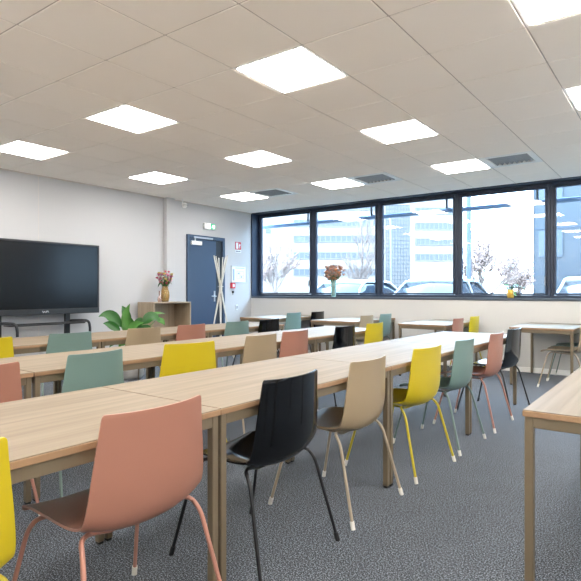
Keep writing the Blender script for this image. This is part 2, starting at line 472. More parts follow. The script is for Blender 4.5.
ep = tag(empty('evacuation_plan', (XL, 8.015, 1.535)), 'framed evacuation plan on white paper between the door and the windows', 'wall plan')
f = MB()
for a in ((-0.225, 0.225, -0.17, -0.158), (-0.225, 0.225, 0.158, 0.17), (-0.225, -0.213, -0.158, 0.158), (0.213, 0.225, -0.158, 0.158)): f.bbox(0, 0.016, a[0], a[1], a[2], a[3], 0.002)
f.build('frame', M['silver'], ep)
MB().box(0, 0.008, -0.213, 0.213, -0.158, 0.158).build('paper_sheet', M['paper'], ep)
p = MB(); e0 = 0.008; e1 = 0.009
for a in ((-0.1, 0.17, 0.115, 0.128), (-0.18, -0.13, -0.13, 0.1), (-0.06, 0.15, 0.055, 0.059), (-0.06, -0.056, -0.09, 0.059), (-0.06, 0.15, -0.094, -0.09), (0.146, 0.15, -0.09, 0.055), (0.03, 0.034, -0.09, 0.055), (0.034, 0.146, -0.03, -0.026), (0.06, 0.1, -0.07, -0.04), (-0.03, 0.02, 0.0, 0.03)):
    p.box(e0, e1, *a)
p.build('plan_drawing', M['plan_ink'], ep)
cp = tag(empty('call_point', (XL, 7.825, 1.307)), 'red manual fire alarm call point below the evacuation plan', 'alarm button')
MB().bbox(0, 0.04, -0.058, 0.058, -0.056, 0.056, 0.006).build('housing', M['red'], cp)
MB().bbox(0.04, 0.044, -0.026, 0.03, -0.03, 0.03, 0.001).build('press_plate', M['paper'], cp)
ks = tag(empty('key_switch', (XL, 7.84, 1.18)), 'tiny black key switch hanging under the red call point', 'switch')
MB().lathe([(0, 0), (0.024, 0), (0.024, 0.02), (0.018, 0.026), (0, 0.026)], 14).build('dial', M['blackrub'], ks, rot=(0, R(90), 0))
MB().bbox(0.004, 0.012, -0.008, 0.008, -0.055, -0.012, 0.002).build('tag', M['blackrub'], ks)
sw = tag(empty('wall_switch', (XL, 7.955, 0.875)), 'small grey light switch low on the wall under the call point', 'switch')
MB().bbox(0, 0.012, -0.03, 0.03, -0.05, 0.05, 0.003).build('plate', M['paper'], sw)
MB().bbox(0.012, 0.018, -0.014, 0.014, -0.03, 0.03, 0.002).build('rocker', M['grey'], sw)
se = tag(empty('ceiling_sensor', (-7.0, 6.41, CZ-0.005)), 'small round white sensor hanging from the ceiling left of the door', 'sensor')
MB().tube([(0, -0.045, 0), (0, -0.045, -0.08)], 0.009, 8).build('stem', M['white'], se)
MB().ball((0, 0, -0.105), 0.05, n=16, m=10).build('ball_housing', M['white'], se)
p = MB(); p.tube([(0.05*math.cos(a)*0.9+0.012, 0.05*math.sin(a)*0.96, -0.105+0.05*math.cos(a*1)*0.0+0.0) for a in [2*PI*q/16 for q in range(17)]], 0.005, 6)
p.build('ring', M['grey'], se)

# ------------------------------------------------------------------ television on its trolley
tv = tag(empty('television', (-6.86, 3.805, 0.884)), 'large black flat screen television, switched off, by the left wall', 'television')
TW, TH = 0.815, 0.976
b_ = MB(); bz = 0.025; bb = 0.075
b_.bbox(-0.05, 0.012, -TW, TW, 0, bb, 0.004); b_.bbox(-0.05, 0.012, -TW, TW, TH-bz, TH, 0.004)
b_.bbox(-0.05, 0.012, -TW, -TW+bz, bb, TH-bz, 0.004); b_.bbox(-0.05, 0.012, TW-bz, TW, bb, TH-bz, 0.004)
b_.build('bezel', M['tvblack'], tv)
MB().box(-0.05, 0.004, -TW+bz, TW-bz, bb, TH-bz).build('screen', M['screen'], tv)
MB().bbox(-0.09, -0.05, -TW+0.15, TW-0.15, 0.12, TH-0.12, 0.01).build('back_cover', M['tvblack'], tv)
lg = MB()
for q in ([(-0.045, 0.026), (-0.03, -0.002), (-0.015, 0.02), (0.0, -0.002), (0.015, 0.026)], [(0.012, 0.004), (0.03, 0.026), (0.045, -0.0)]):
    lg.tube([(0.0125, a, 0.026+b*0.9) for a, b in q], 0.0042, 6)
lg.build('logo', M['logo'], tv)
ts = tag(empty('screen_stand', (-6.9, 3.72, 0)), 'black wheeled metal stand with a bent tube shelf under the television', 'stand')
for s in (-0.47, 0.47): MB().bbox(-0.10, -0.055, s-0.035, s+0.035, 0.08, 1.55, 0.004).build('upright', M['tvblack'], ts)
p = MB()
for s in (-0.47, 0.47):
    p.bbox(-0.2, 0.42, s-0.03, s+0.03, 0.07, 0.12, 0.006)
p.bbox(-0.1, -0.06, -0.44, 0.44, 0.07, 0.12, 0.006); p.build('base', M['tvblack'], ts)
for sx in (-0.16, 0.38):
    for s in (-0.47, 0.47):
        p = MB(); p.lathe([(0, -0.014), (0.036, -0.014), (0.036, 0.014), (0, 0.014)], 16)
        p.build('castor', M['blackrub'], ts, loc=(sx, s, 0.036), rot=(R(90), 0, 0))
p = MB(); p.bbox(-0.05, 0.14, -0.42, 0.62, 0.748, 0.762, 0.004)
p.build('shelf', M['tvblack'], ts)
p = MB()
p.tube(bez([(-0.05, 0.50, 0.785), (0.05, 0.60, 0.79), (0.16, 0.66, 0.785), (0.17, 0.67, 0.68), (0.17, 0.67, 0.62)]), 0.018, 10)
p.tube(bez([(-0.05, -0.50, 0.785), (0.05, -0.44, 0.79), (0.16, -0.36, 0.785), (0.17, -0.35, 0.68), (0.17, -0.35, 0.62)]), 0.018, 10)
p.tube([(0.155, -0.36, 0.775), (0.155, 0.65, 0.775)], 0.010, 10)
p.build('tube_rail', M['tvblack'], ts)

# ------------------------------------------------------------------ open cabinet with vases
cb = tag(empty('open_cabinet', (XL+0.096, 5.465, 0)), 'low pale oak open-fronted cabinet against the wall, left of the blue door', 'cabinet')
D_, W_, H_ = 0.42, 0.785, 1.02; t_ = 0.022
MB().bbox(0.016, D_, 0, t_, 0, H_-t_, 0.002).build('side_panel', M['oak_cab'], cb)
MB().bbox(0.016, D_, W_-t_, W_, 0, H_-t_, 0.002).build('side_panel', M['oak_cab'], cb)
MB().bbox(0.016, D_, 0, W_, H_-t_, H_, 0.002).build('top', M['oak_cab'], cb)
MB().bbox(0.016, 0.03, t_, W_-t_, 0.06, H_-t_, 0.002).build('back_panel', M['oak_cab'], cb)
for z in (0.06, 0.54): MB().bbox(0.03, D_-0.01, t_, W_-t_, z, z+t_, 0.002).build('shelf', M['oak_cab'], cb)

def blossom(mb, c, r, mi, n=9, seed=0):
    rr = random.Random(seed)
    for q in range(n):
        a = 2*PI*q/n; e = rr.uniform(0.1, 0.9)
        dx = Vector((math.cos(a)*math.cos(e), math.sin(a)*math.cos(e), math.sin(e)))
        side = dx.cross(Vector((0, 0, 1))).normalized()*r*0.45
        c0 = Vector(c); tip = c0+dx*r; mid = c0+dx*r*0.55+Vector((0, 0, r*0.15))
        mb.add([c0, mid+side, tip, mid-side, mid-Vector((0, 0, r*0.12))], [(0, 1, 4), (1, 2, 4), (2, 3, 4), (3, 0, 4), (0, 3, 2), (0, 2, 1)], mi, True)
    mb.ball(c, r*0.28, mi, 7, 5)
def leafblade(mb, base, mid, tip, w, mi=0, n=8, fold=0.25, nrm=None):
    base, mid, tip = Vector(base), Vector(mid), Vector(tip)
    ch = (tip-base); 
    nrm = Vector(nrm) if nrm is not None else Vector((0.3, -0.4, 0.85))
    vs = []; fs = []
    for q in range(n+1):
        t = q/n
        p = base*(1-t)**2+mid*2*t*(1-t)+tip*t*t
        tg = ((mid-base)*(1-t)+(tip-mid)*t).normalized()
        sd = tg.cross(nrm)
        sd = sd.normalized() if sd.length > 1e-4 else Vector((1, 0, 0))
        up = sd.cross(tg).normalized()
        ww_ = w*(math.sin(PI*min(1, t**0.75)) if 0 < t < 1 else 0.02)
        for k, (s, u) in enumerate(((-1, fold), (-0.5, fold*0.3), (0, 0), (0.5, fold*0.3), (1, fold))):
            vs.append(p+sd*ww_*s+up*ww_*u)
    for q in range(n):
        for k in range(4):
            a = q*5+k; fs.append((a, a+1, a+6, a+5))
    th = 0.0012
    mb.add(vs, fs, mi, True)
    mb.add([v-nrm.normalized()*th for v in vs], [f[::-1] for f in fs], mi, True)

def bouquet(root, r, z0, z1, cols, nflow, seed, stemr=0.003, fr=0.035):
    rr = random.Random(seed)
    st = MB(); 
    fl = {c: MB() for c in cols}
    lf = MB()
    zc = (z0+z1)/2+0.02; hz = (z1-z0)/2
    for q in range(nflow):
        u = 2*(q+0.5)/nflow-1; a = q*2.39996; e = math.sqrt(1-u*u); m_ = 0.6+0.5*rr.random()
        x, y, z = r*e*math.cos(a)*m_, r*e*math.sin(a)*m_*0.8, zc+hz*u*m_
        st.tube([(x*0.08, y*0.08, z0-0.2), (x*0.2, y*0.2, z0-0.02), (x, y, z)], stemr, 5)
        k = cols[(q*7+q//3) % len(cols)]
        blossom(fl[k], (x, y, z), fr*rr.uniform(0.8, 1.25), 0, 9, seed*50+q)
    for q in range(10):
        a = rr.uniform(0, 2*PI)
        x, y = r*0.9*math.cos(a), r*0.9*math.sin(a)
        leafblade(lf, (x*0.2, y*0.2, z0), (x*0.6, y*0.6, z0+(z1-z0)*0.5), (x, y, z0+(z1-z0)*rr.uniform(-0.1, 0.5)), 0.022)
    st.build('stem', M['stem'], root); lf.build('leaf', M['leaf'], root)
    for k in cols: fl[k].build('blossom', M[k], root)
def petal(name, col):
    m, nt, b = new_mat(name)
    tc = nt.nodes.new('ShaderNodeTexCoord'); n = nt.nodes.new('ShaderNodeTexNoise'); n.inputs['Scale'].default_value = 30
    mx = nt.nodes.new('ShaderNodeMixRGB'); mx.inputs[1].default_value = tuple(c*0.75 for c in col[:3])+(1,); mx.inputs[2].default_value = col
    tr = nt.nodes.new('ShaderNodeBsdfTranslucent'); ms = nt.nodes.new('ShaderNodeMixShader'); ms.inputs[0].default_value = 0.2
    L = nt.links.new
    L(tc.outputs['Object'], n.inputs['Vector']); L(n.outputs['Fac'], mx.inputs[0]); L(mx.outputs[0], b.inputs['Base Color']); L(mx.outputs[0], tr.inputs[0])
    L(b.outputs[0], ms.inputs[1]); L(tr.outputs[0], ms.inputs[2]); L(ms.outputs[0], nt.nodes['Material Output'].inputs[0])
    set_in(b, Roughness=0.6)
    return m
M['f_pink'] = petal('pink_petal', srgb(242, 140, 172))
M['f_red'] = petal('red_petal', srgb(222, 84, 108))
M['f_yellow'] = petal('yellow_petal', srgb(250, 214, 120))
M['f_white'] = petal('pale_petal', srgb(236, 226, 224))
M['f_peach'] = petal('peach_petal', srgb(255, 208, 182))
M['f_orange'] = petal('orange_petal', srgb(250, 178, 128))
v1 = tag(empty('flower_vase', (-6.90, 5.89, H_)), 'amber glass vase of pink and yellow flowers on the oak cabinet', 'vase')
prof = [(0.0, 0.0), (0.052, 0.0), (0.062, 0.02), (0.072, 0.08), (0.07, 0.14), (0.06, 0.2), (0.045, 0.245), (0.048, 0.26)]
MB().lathe(prof+[(0.043, 0.26), (0.04, 0.245), (0.055, 0.2), (0.064, 0.14), (0.066, 0.08), (0.056, 0.022), (0.0, 0.012)], 22).build('vase', M['amber'], v1)
bouquet(v1, 0.135, 0.25, 0.48, ['f_pink', 'f_red', 'f_yellow', 'f_white', 'f_pink'], 40, 3, 0.002, 0.038)
v2 = tag(empty('small_vase', (-6.88, 5.755, H_)), 'small pale pink glass vase left of the amber vase on the cabinet', 'vase')
MB().lathe([(0, 0), (0.028, 0), (0.034, 0.03), (0.03, 0.07), (0.013, 0.1), (0.012, 0.17), (0.015, 0.18), (0.011, 0.18), (0.008, 0.1), (0.025, 0.068), (0.028, 0.03), (0.0, 0.006)], 18).build('body', M['palepink'], v2)

# window sill things
v3 = tag(empty('flower_vase', (-5.245, 8.5, ST)), 'aqua glass vase of peach flowers standing on the window sill', 'vase')
MB().lathe([(0, 0), (0.04, 0), (0.048, 0.01), (0.046, 0.06), (0.05, 0.2), (0.058, 0.32), (0.053, 0.32), (0.045, 0.2), (0.041, 0.06), (0.0, 0.012)], 18).build('vase', M['aqua'], v3)
bouquet(v3, 0.19, 0.28, 0.56, ['f_peach', 'f_orange', 'f_peach', 'f_white'], 80, 5, 0.002, 0.05)
v4 = tag(empty('potted_plant', (-2.10, 8.5, ST)), 'small ochre pot with a trailing green plant on the window sill', 'plant')
MB().lathe([(0, 0), (0.045, 0), (0.052, 0.05), (0.055, 0.125), (0.05, 0.125), (0.047, 0.1), (0, 0.1)], 18).build('pot', M['yellowpot'], v4)
p = MB(); st = MB(); rr = random.Random(4)
for q in range(16):
    a = rr.uniform(0, 2*PI); l = rr.uniform(0.05, 0.10); z = rr.uniform(0.13, 0.2)
    x, y = l*math.cos(a), l*math.sin(a)*0.6
    st.tube([(x*0.2, y*0.2, 0.1), (x*0.7, y*0.7, z)], 0.002, 5)
    leafblade(p, (x*0.6, y*0.6, z-0.01), (x, y, z+0.02), (x*1.6, y*1.6, z-0.005), 0.028)
st.tube(bez([(0.02, -0.02, 0.12), (0.10, -0.03, 0.19), (0.16, -0.04, 0.15), (0.24, -0.05, 0.13), (0.28, -0.05, 0.08)]), 0.002, 5)
for x, z in ((0.09, 0.17), (0.13, 0.165), (0.18, 0.15), (0.22, 0.145), (0.26, 0.11), (0.28, 0.08)):
    leafblade(p, (x, -0.04, z), (x+0.02, -0.05, z+0.012), (x+0.04, -0.05, z-0.004), 0.018)
for q in range(3): leafblade(p, (0.05, -0.04, 0.1-q*0.02), (0.08, -0.05, 0.09-q*0.02), (0.075+q*0.01, -0.05, 0.03), 0.02, 1)
st.build('stem', M['stem'], v4); p.build('foliage', [M['leaf'], M['leaf2']], v4)

# big leafy plant on the floor
pl = tag(empty('potted_plant', (-6.1, 4.62, 0)), 'broad-leaved green plant in a floor pot between television and cabinet', 'plant')
MB().lathe([(0, 0), (0.13, 0), (0.16, 0.05), (0.185, 0.36), (0.17, 0.37), (0.16, 0.33), (0, 0.33)], 24).build('pot', M['potgrey'], pl)
MB().lathe([(0, 0.332), (0.158, 0.332), (0.158, 0.334), (0, 0.338)], 20).build('soil', M['soil'], pl)
rt = Vector((0.806, 0.592, 0)); fw = Vector((-0.592, 0.806, 0))
px = 0.01374
def pp(x, y, dpt=0.0): return rt*((x-130)*px)+fw*dpt+Vector((0, 0, 1.2-(y-290.9)*px))
view = Vector((0.55, -0.75, 0.35))
LV = [  # base, mid, tip (as seen), width, depth, leaf tone
    ((128, 332), (122, 316), (129, 303.5), 0.070, -0.02, 1),
    ((127, 326), (123, 311), (118, 306), 0.060, 0.06, 0),
    ((121, 327), (111, 309), (99, 316.5), 0.078, -0.06, 0),
    ((121, 331), (111, 322), (105, 323), 0.055, -0.10, 0),
    ((124, 332), (121, 324), (119, 319), 0.05, 0.05, 1),
    ((135, 329), (145, 311), (161, 314), 0.045, 0.10, 1),
    ((142, 324), (151, 312), (160, 321), 0.085, -0.05, 0),
    ((155, 320), (162, 319), (164, 325), 0.04, -0.05, 1),
    ((134, 332), (137, 320), (140, 318), 0.07, 0.02, 0),
    ((130, 334), (133, 322), (145, 322), 0.06, -0.10, 1),
    ((128, 334), (128, 324), (126, 318), 0.05, 0.10, 0),
    ((138, 334), (146, 326), (152, 327), 0.06, -0.08, 0),
    ((124, 340), (118, 337), (112, 346), 0.06, -0.12, 0),
    ((126, 344), (120, 340), (116, 348), 0.05, 0.02, 1),
    ((136, 340), (144, 336), (152, 343), 0.06, 0.08, 0),
]
la = MB(); stm = MB()
for k, (a, b, c, w, dp, tone) in enumerate(LV):
    A, B, C_ = pp(*a, dp), pp(*b, dp), pp(*c, dp*1.5)
    jit = Vector((rnd.uniform(-.25, .25), rnd.uniform(-.25, .25), rnd.uniform(0, .3)))
    leafblade(la, A, B, C_, w, tone, 10, 0.28, view+jit)
    stm.tube(bez([(A.x*0.12, A.y*0.12, 0.33), (A.x*0.4, A.y*0.4, 0.33+(A.z-0.33)*0.6), A]), 0.005, 6)
la.build('foliage', [M['leaf'], M['leaf2']], pl); stm.build('stem', M['stem'], pl)

# coat stand of crossing poles
cs = tag(empty('coat_stand', (-6.7, 7.0, 0)), 'coat stand of crossing pale poles in front of the blue door', 'coat stand')
for q in range(6):
    a = 2*PI*q/6+0.3; a2 = a+PI+0.22
    MB().tube([(0.27*math.cos(a), 0.27*math.sin(a), 0.0), (0.125*math.cos(a2), 0.125*math.sin(a2), 1.84-0.02*(q % 3))], [0.0125, 0.0105], 10).build('pole', M['pole'], cs)
p = MB(); p.tube([(0.045*math.cos(2*PI*q/12), 0.045*math.sin(2*PI*q/12), 1.28) for q in range(13)], 0.006, 6); p.build('collar', M['silver'], cs)

# ------------------------------------------------------------------ tables
TZ = 0.74
def make_table(wx, ly):
    """origin at the near-left floor corner; wx across, ly along"""
    t = empty('classroom_table', (0, 0, 0))
    MB().bbox(0.002, wx-0.002, 0.002, ly-0.002, TZ-0.004, TZ, 0.0012).build('tabletop', M['oak'], t)
    e = MB().bbox(0, wx, 0, ly, TZ-0.026, TZ-0.0035, 0.002).build('edge_band', M['oak_edge'], t)
    lg = 0.032; z1 = TZ-0.026; az = z1-0.042; ins = 0.006
    f = MB()
    f.bbox(ins+lg, wx-ins-lg, ins+0.002, ins+0.026, az, z1, 0.002); f.bbox(ins+lg, wx-ins-lg, ly-ins-0.026, ly-ins-0.002, az, z1, 0.002)
    f.bbox(ins+0.002, ins+0.026, ins+lg, ly-ins-lg, az, z1, 0.002); f.bbox(wx-ins-0.026, wx-ins-0.002, ins+lg, ly-ins-lg, az, z1, 0.002)
    f.build('apron', M['taupe'], t)
    for x in (ins, wx-ins-lg):
        for y in (ins, ly-ins-lg):
            l = MB().bbox(x, x+lg, y, y+lg, 0.012, z1, 0.003).build('leg', M['taupe'], t)
            MB().bbox(x+0.003, x+lg-0.003, y+0.003, y+lg-0.003, 0, 0.013, 0.002).build('foot_glide', M['blackrub'], l)
    return t
TL, TWD = 1.447, 0.80
ROT = 0.0125
def row(y0): return -1.453+ROT*(y0-1.53)-TWD
proto = {}
def table(x, y, label, group, wx=TWD, ly=TL, rz=0.0):
    k = (wx, ly)
    if k not in proto: proto[k] = make_table(wx, ly); o = proto[k]
    else: o = copy_tree(proto[k])
    o.location = (x, y, 0); o.rotation_euler = (0, 0, rz)
    tag(o, label, 'table', group)
    return o
E1, E2, E3 = -1.445, -2.955, -4.46
g1, g2, g3 = 'tables of the front long row', 'tables of the middle long row', 'tables of the back long row'
table(row(0.056), 0.056, 'oak table in the front long row, nearest the camera, behind the largest pink chair', g1, TWD, 1.4735, -ROT)
table(row(1.531), 1.531, 'oak table in the front long row behind the glossy black and sand chairs', g1, TWD, 1.4735, -ROT)
table(row(3.006), 3.006, 'oak table in the front long row behind the yellow and sage chairs', g1, TWD, 1.4735, -ROT)
table(row(4.481), 4.481, 'oak table at the window end of the front long row', g1, TWD, 1.4735, -ROT)
table(E2-TWD, 0.123, 'oak table of the middle long row cut by the left edge of view', g2)
table(E2-TWD, 1.577, 'oak table of the middle long row behind the large sage and yellow chair backs', g2)
table(E2-TWD, 3.025, 'oak table of the middle long row behind a sand and a pink chair back', g2)
table(E2-TWD, 4.472, 'oak table at the window end of the middle long row, by a black chair', g2)
table(E3-TWD, 1.590, 'oak table of the back long row standing before the television', g3)
table(E3-TWD, 3.037, 'oak table of the back long row in front of the leafy plant', g3)
table(E3-TWD, 4.484, 'oak table at the window end of the back long row, before the door', g3)
gw = 'single tables along the window wall'
table(-6.24, 7.0, 'oak table under the windows in the far left corner of the room', gw, 0.8, 1.39)
table(-4.735, 6.98, 'oak table under the windows below the vase of peach flowers', gw, 0.8, 1.39)
table(-3.24, 6.98, 'oak table under the windows beside a pink and a yellow chair', gw, 0.70, 1.39)
table(-1.79, 7.17, 'oak table under the windows with two chairs pushed in, at the right', gw, 0.74, 1.21)
table(-0.50, 2.20, 'oak table alone at the right edge, cut by the view', 'table at the right edge')

# ------------------------------------------------------------------ chairs
def shell_mesh():
    # profile of the one-piece shell in the side plane: (forward, height, half width, edge lift)
    P = [(0.246, 0.431, 0.205, 0.012), (0.225, 0.445, 0.215, 0.018), (0.15, 0.448, 0.226, 0.028), (0.05, 0.443, 0.233, 0.035), (-0.05, 0.436, 0.237, 0.040),
         (-0.118, 0.435, 0.240, 0.046), (-0.164, 0.444, 0.239, 0.048), (-0.194, 0.466, 0.239, 0.048), (-0.212, 0.503, 0.238, 0.046), (-0.221, 0.56, 0.233, 0.043),
         (-0.226, 0.64, 0.224, 0.04), (-0.230, 0.73, 0.212, 0.037), (-0.235, 0.80, 0.203, 0.035), (-0.237, 0.826, 0.200, 0.034)]
    def cr(a, b, c, d, t):
        return tuple(0.5*((2*b[i])+(-a[i]+c[i])*t+(2*a[i]-5*b[i]+4*c[i]-d[i])*t*t+(-a[i]+3*b[i]-3*c[i]+d[i])*t**3) for i in range(4))
    prof = []
    for i in range(len(P)-1):
        a = P[max(0, i-1)]; d = P[min(len(P)-1, i+2)]
        for q in range(3): prof.append(cr(a, P[i], P[i+1], d, q/3))
    prof.append(P[-1])
    L = [0]
    for i in range(1, len(prof)): L.append(L[-1]+math.hypot(prof[i][0]-prof[i-1][0], prof[i][1]-prof[i-1][1]))
    ns = 14; th = 0.0075; top = []; bot = []
    for i, (f, z, hw, dl) in enumerate(prof):
        a = prof[max(0, i-1)]; b = prof[min(len(prof)-1, i+1)]
        tx, tz = b[0]-a[0], b[1]-a[1]; l = math.hypot(tx, tz); nx, nz = tz/l, -tx/l     # inner normal
        if nz < 0 and i < 20: nx, nz = -nx, -nz
        dist = min(L[i], L[-1]-L[i]); rc = 0.014
        if dist < rc: hw = hw-(rc-math.sqrt(max(0, rc*rc-(rc-dist)**2)))*0.55
        r1, r2 = [], []
        for k in range(ns+1):
            s = -1+2*k/ns
            o = dl*abs(s)**2.2
            r1.append(Vector((s*hw, f+nx*o, z+nz*o)))
            sl = 2.2*dl*abs(s)**1.2*(1 if s > 0 else -1)/hw
            nn = Vector((-sl, nx, nz)).normalized()
            r2.append(r1[-1]-nn*th)
        top.append(r1); bot.append(r2)
    n = len(prof); vs = []; fs = []
    for rws in (top, bot):
        for r in rws: vs += r
    w = ns+1
    for i in range(n-1):
        for k in range(ns):
            a = i*w+k
            fs.append((a, a+w, a+w+1, a+1))
            b = n*w+a; fs.append((b, b+1, b+w+1, b+w))
    rim = [i for i in range(w)]+[i*w+ns for i in range(1, n)]+[(n-1)*w+k for k in range(ns-1, -1, -1)]+[i*w for i in range(n-2, 0, -1)]
    m = MB(); m.add(vs, fs, 0, True)
    o = len(m.v)
    rfs = []
    for q in range(len(rim)):
        a, b = rim[q], rim[(q+1) % len(rim)]
        rfs.append((a, b, b+n*w, a+n*w))
    m.add(vs, rfs, 0, False)
    return m
SH = shell_mesh()
def make_chair(c):
    t = empty('shell_chair', (0, 0, 0))
    SH.build('shell', M['shell_'+c], t)
    lm = M['leg_'+c]
    for s in (-1, 1):
        for path in ([(s*0.09, -0.085, 0.415), (s*0.214, -0.112, 0.452), (s*0.238, -0.165, 0.405), (s*0.284, -0.263, 0.028)],
                     [(s*0.09, 0.125, 0.424), (s*0.207, 0.135, 0.446), (s*0.228, 0.172, 0.40), (s*0.276, 0.263, 0.028)]):
            l = MB().tube(bez(path, 5), 0.0082, 10).build('leg', lm, t)
            e = Vector(path[-1]); d = (Vector(path[-2])-e).normalized(); q0 = e-d*(0.0275/d.z); q1 = e+d*0.012
            MB().tube([q0, q1], 0.0115, 10).build('foot_cap', M['blackrub'] if c == 'black' else M['cap'], l)
    f = MB()
    f.tube([(-0.09, -0.085, 0.415), (0.09, -0.085, 0.415)], 0.0082, 10); f.tube([(-0.09, 0.125, 0.424), (0.09, 0.125, 0.424)], 0.0082, 10)
    for s in (-1, 1): f.tube([(s*0.085, -0.085, 0.415), (s*0.085, 0.125, 0.424)], 0.0075, 8)
    f.build('seat_frame', lm, t)
    return t
cproto = {}
def chair(c, x, y, label, group, rz=0.0):
    if c not in cproto: cproto[c] = make_chair(c); o = cproto[c]
    else: o = copy_tree(cproto[c])
    o.location = (x, y, 0); o.rotation_euler = (0, 0, PI/2+R(rz))      # faces the left wall
    tag(o, label, 'chair', group)
    return o
G1, G2, G3, GW = 'chairs of the front row', 'chairs of the middle row', 'chairs of the back row', 'chairs by the window wall'
chair('yellow', -1.60, 0.468, 'yellow shell chair cut by the bottom left corner', G1)
chair('pink', -1.60, 1.15, 'dusty pink shell chair nearest the camera, the largest chair in view', G1)
chair('black', -1.605, 1.915, 'glossy black shell chair in front, right of the large pink chair', G1)
chair('sand', -1.60, 2.63, 'sand beige shell chair at the front row, right of the glossy black chair', G1)
chair('yellow', -1.58, 3.44, 'bright yellow shell chair standing whole at the front row, right of the sand chair', G1, -4)
chair('sage', -1.565, 4.145, 'sage green shell chair at the front row between yellow and pink chairs', G1, -1)
chair('pink', -1.54, 4.93, 'pink shell chair at the window end of the front row, before the black one', G1)
chair('black', -1.545, 5.60, 'black shell chair last at the window end of the front row', G1, -4)
x2 = -3.10
chair('pink', x2+0.07, 1.22, 'pink shell chair back cut by the left edge, at the middle row', G2)
chair('sage', x2, 1.91, 'sage green shell chair in the middle row, its back largest of the greens', G2, 6)
chair('yellow', x2+0.036, 2.725, 'yellow shell chair in the middle row, left of centre beyond the front table', G2, -14)
chair('sand', x2, 3.525, 'sand shell chair in the middle row, left of the pink one', G2)
chair('pink', x2-0.035, 4.07, 'pink shell chair in the middle row, right of the sand one', G2)
chair('black', x2, 4.93, 'black shell chair in the middle row, left of the small yellow chair', G2)
chair('yellow', x2, 5.61, 'yellow shell chair at the window end of the middle row', G2)
x3 = -4.61
chair('yellow', x3, 1.96, 'yellow shell chair back at the left edge, in the back row under the television', G3)
chair('sage', x3, 2.68, 'sage green shell chair in the back row in front of the television', G3)
chair('sand', x3, 3.49, 'sand shell chair in the back row in front of the leafy plant', G3)
chair('pink', x3, 4.14, 'pink shell chair in the back row in front of the oak cabinet', G3)
chair('sage', x3, 4.90, 'sage green shell chair in the back row just right of the coat stand', G3)
chair('black', x3, 5.53, 'black shell chair at the window end of the back row', G3)
chair('sage', -5.58, 7.42, 'sage green shell chair at the far left table under the windows', GW)
chair('black', -5.53, 8.09, 'black shell chair at the far left table, against the window wall', GW)
chair('sand', -4.10, 7.29, 'sand shell chair at the table below the peach flowers', GW)
chair('sage', -4.10, 7.93, 'sage green shell chair by the window wall, beside the sand one', GW)
chair('pink', -2.68, 7.27, 'pink shell chair at the small table under the windows, left of a yellow one', GW)
chair('yellow', -2.68, 7.98, 'yellow shell chair against the window wall, right of centre', GW)
chair('sand', -1.185, 7.475, 'sand shell chair pushed under the right window table, nearer one', GW)
chair('sage', -1.185, 8.085, 'grey-green shell chair pushed under the right window table, nearer the wall', GW)

# ------------------------------------------------------------------ outside
M['paving'] = plain('pale_paving', srgb(100, 93, 84), 0.9, noise=0.08, scale=0.8)
struct(MB().box(-170, 90, YW+0.3, 200, -0.4, -0.02).build('ground', M['paving']))
M['facade'] = plain('white_facade', srgb(136, 124, 116), 0.8, noise=0.01, scale=0.2)
M['band'] = plain('blue_window_band', srgb(66, 66, 71), 0.3, noise=0.1, scale=0.3)
M['bandframe'] = plain('pale_band_frame', srgb(98, 92, 90), 0.5)
M['bluewall'] = plain('blue_cladding', srgb(42, 49, 58), 0.45, noise=0.04, scale=0.4)
M['bluewall2'] = plain('blue_cladding_joint', srgb(40, 52, 68), 0.5)
M['bluepane'] = plain('blue_pane', srgb(50, 58, 68), 0.2)
yaw = 0.6334
ob = tag(empty('office_building', (fw.x*100, fw.y*100, -0.02), yaw), 'pale office building with blue window bands seen across the street', 'building')
def bx(p): return (p-290.5)/533.5*100
def bzz(p): return 1.2+(290.9-p)/533.5*100+0.15
MB().box(bx(225), bx(462), 0, 14, 0, 24).build('wall', M['facade'], ob)
def band(x0, x1, y, n, h=1.05):
    m = MB(); a, b, z = bx(x0), bx(x1), bzz(y)
    m.box(a, b, -0.12, 0.02, z-h/2, z+h/2)
    m.box(a-0.1, b+0.1, -0.2, 0.0, z+h/2, z+h/2+0.15, 1); m.box(a-0.1, b+0.1, -0.2, 0.0, z-h/2-0.15, z-h/2, 1)
    for q in range(n+1): m.box(a+(b-a)*q/n-0.08, a+(b-a)*q/n+0.08, -0.2, 0, z-h/2, z+h/2, 1)
    m.build('window_band', [M['band'], M['bandframe']], ob)
for y in (207.5, 224, 239.6, 256.3, 272.8):
    band(294, 378, y, 16); 
for y in (196, 211.5, 227, 242.5, 258): band(416, 456, y, 9)
m = MB(); m.box(bx(386), bx(409), -0.3, 0.0, bzz(288), bzz(206))
for q in range(9): m.box(bx(386+q*23/8)-0.06, bx(386+q*23/8)+0.06, -0.42, -0.3, bzz(288), bzz(206), 1)
for q in range(22): m.box(bx(386), bx(409), -0.42, -0.3, bzz(206+q*82/21)-0.06, bzz(206+q*82/21)+0.06, 1)
m.build('curtain_wall', [M['bandframe'], M['band']], ob)
for y in (216, 232, 246):
    m = MB(); m.box(bx(266), bx(271), -0.1, 0.02, bzz(y+2.2), bzz(y-2.2)); m.build('window', M['band'], ob)
ww2 = tag(empty('warehouse', (-0.8, 24.0, -0.02)), 'blue-clad building outside the rightmost windows', 'building')
m = MB(); m.box(-4.2, 22, 0, 16, 0, 9.5)
for q in range(14): m.box(-4.2+q*1.9-0.03, -4.2+q*1.9+0.03, -0.03, 0, 0, 9.5, 1)
for z in (1.9, 3.8, 5.7, 7.6): m.box(-4.2, 22, -0.03, 0, z-0.03, z+0.03, 1)
m.build('cladding', [M['bluewall'], M['bluewall2']], ww2)
m = MB(); m.box(-4.3, 22.1, -0.15, 16.1, 9.5, 9.8); m.build('roof_edge', M['bandframe'], ww2)
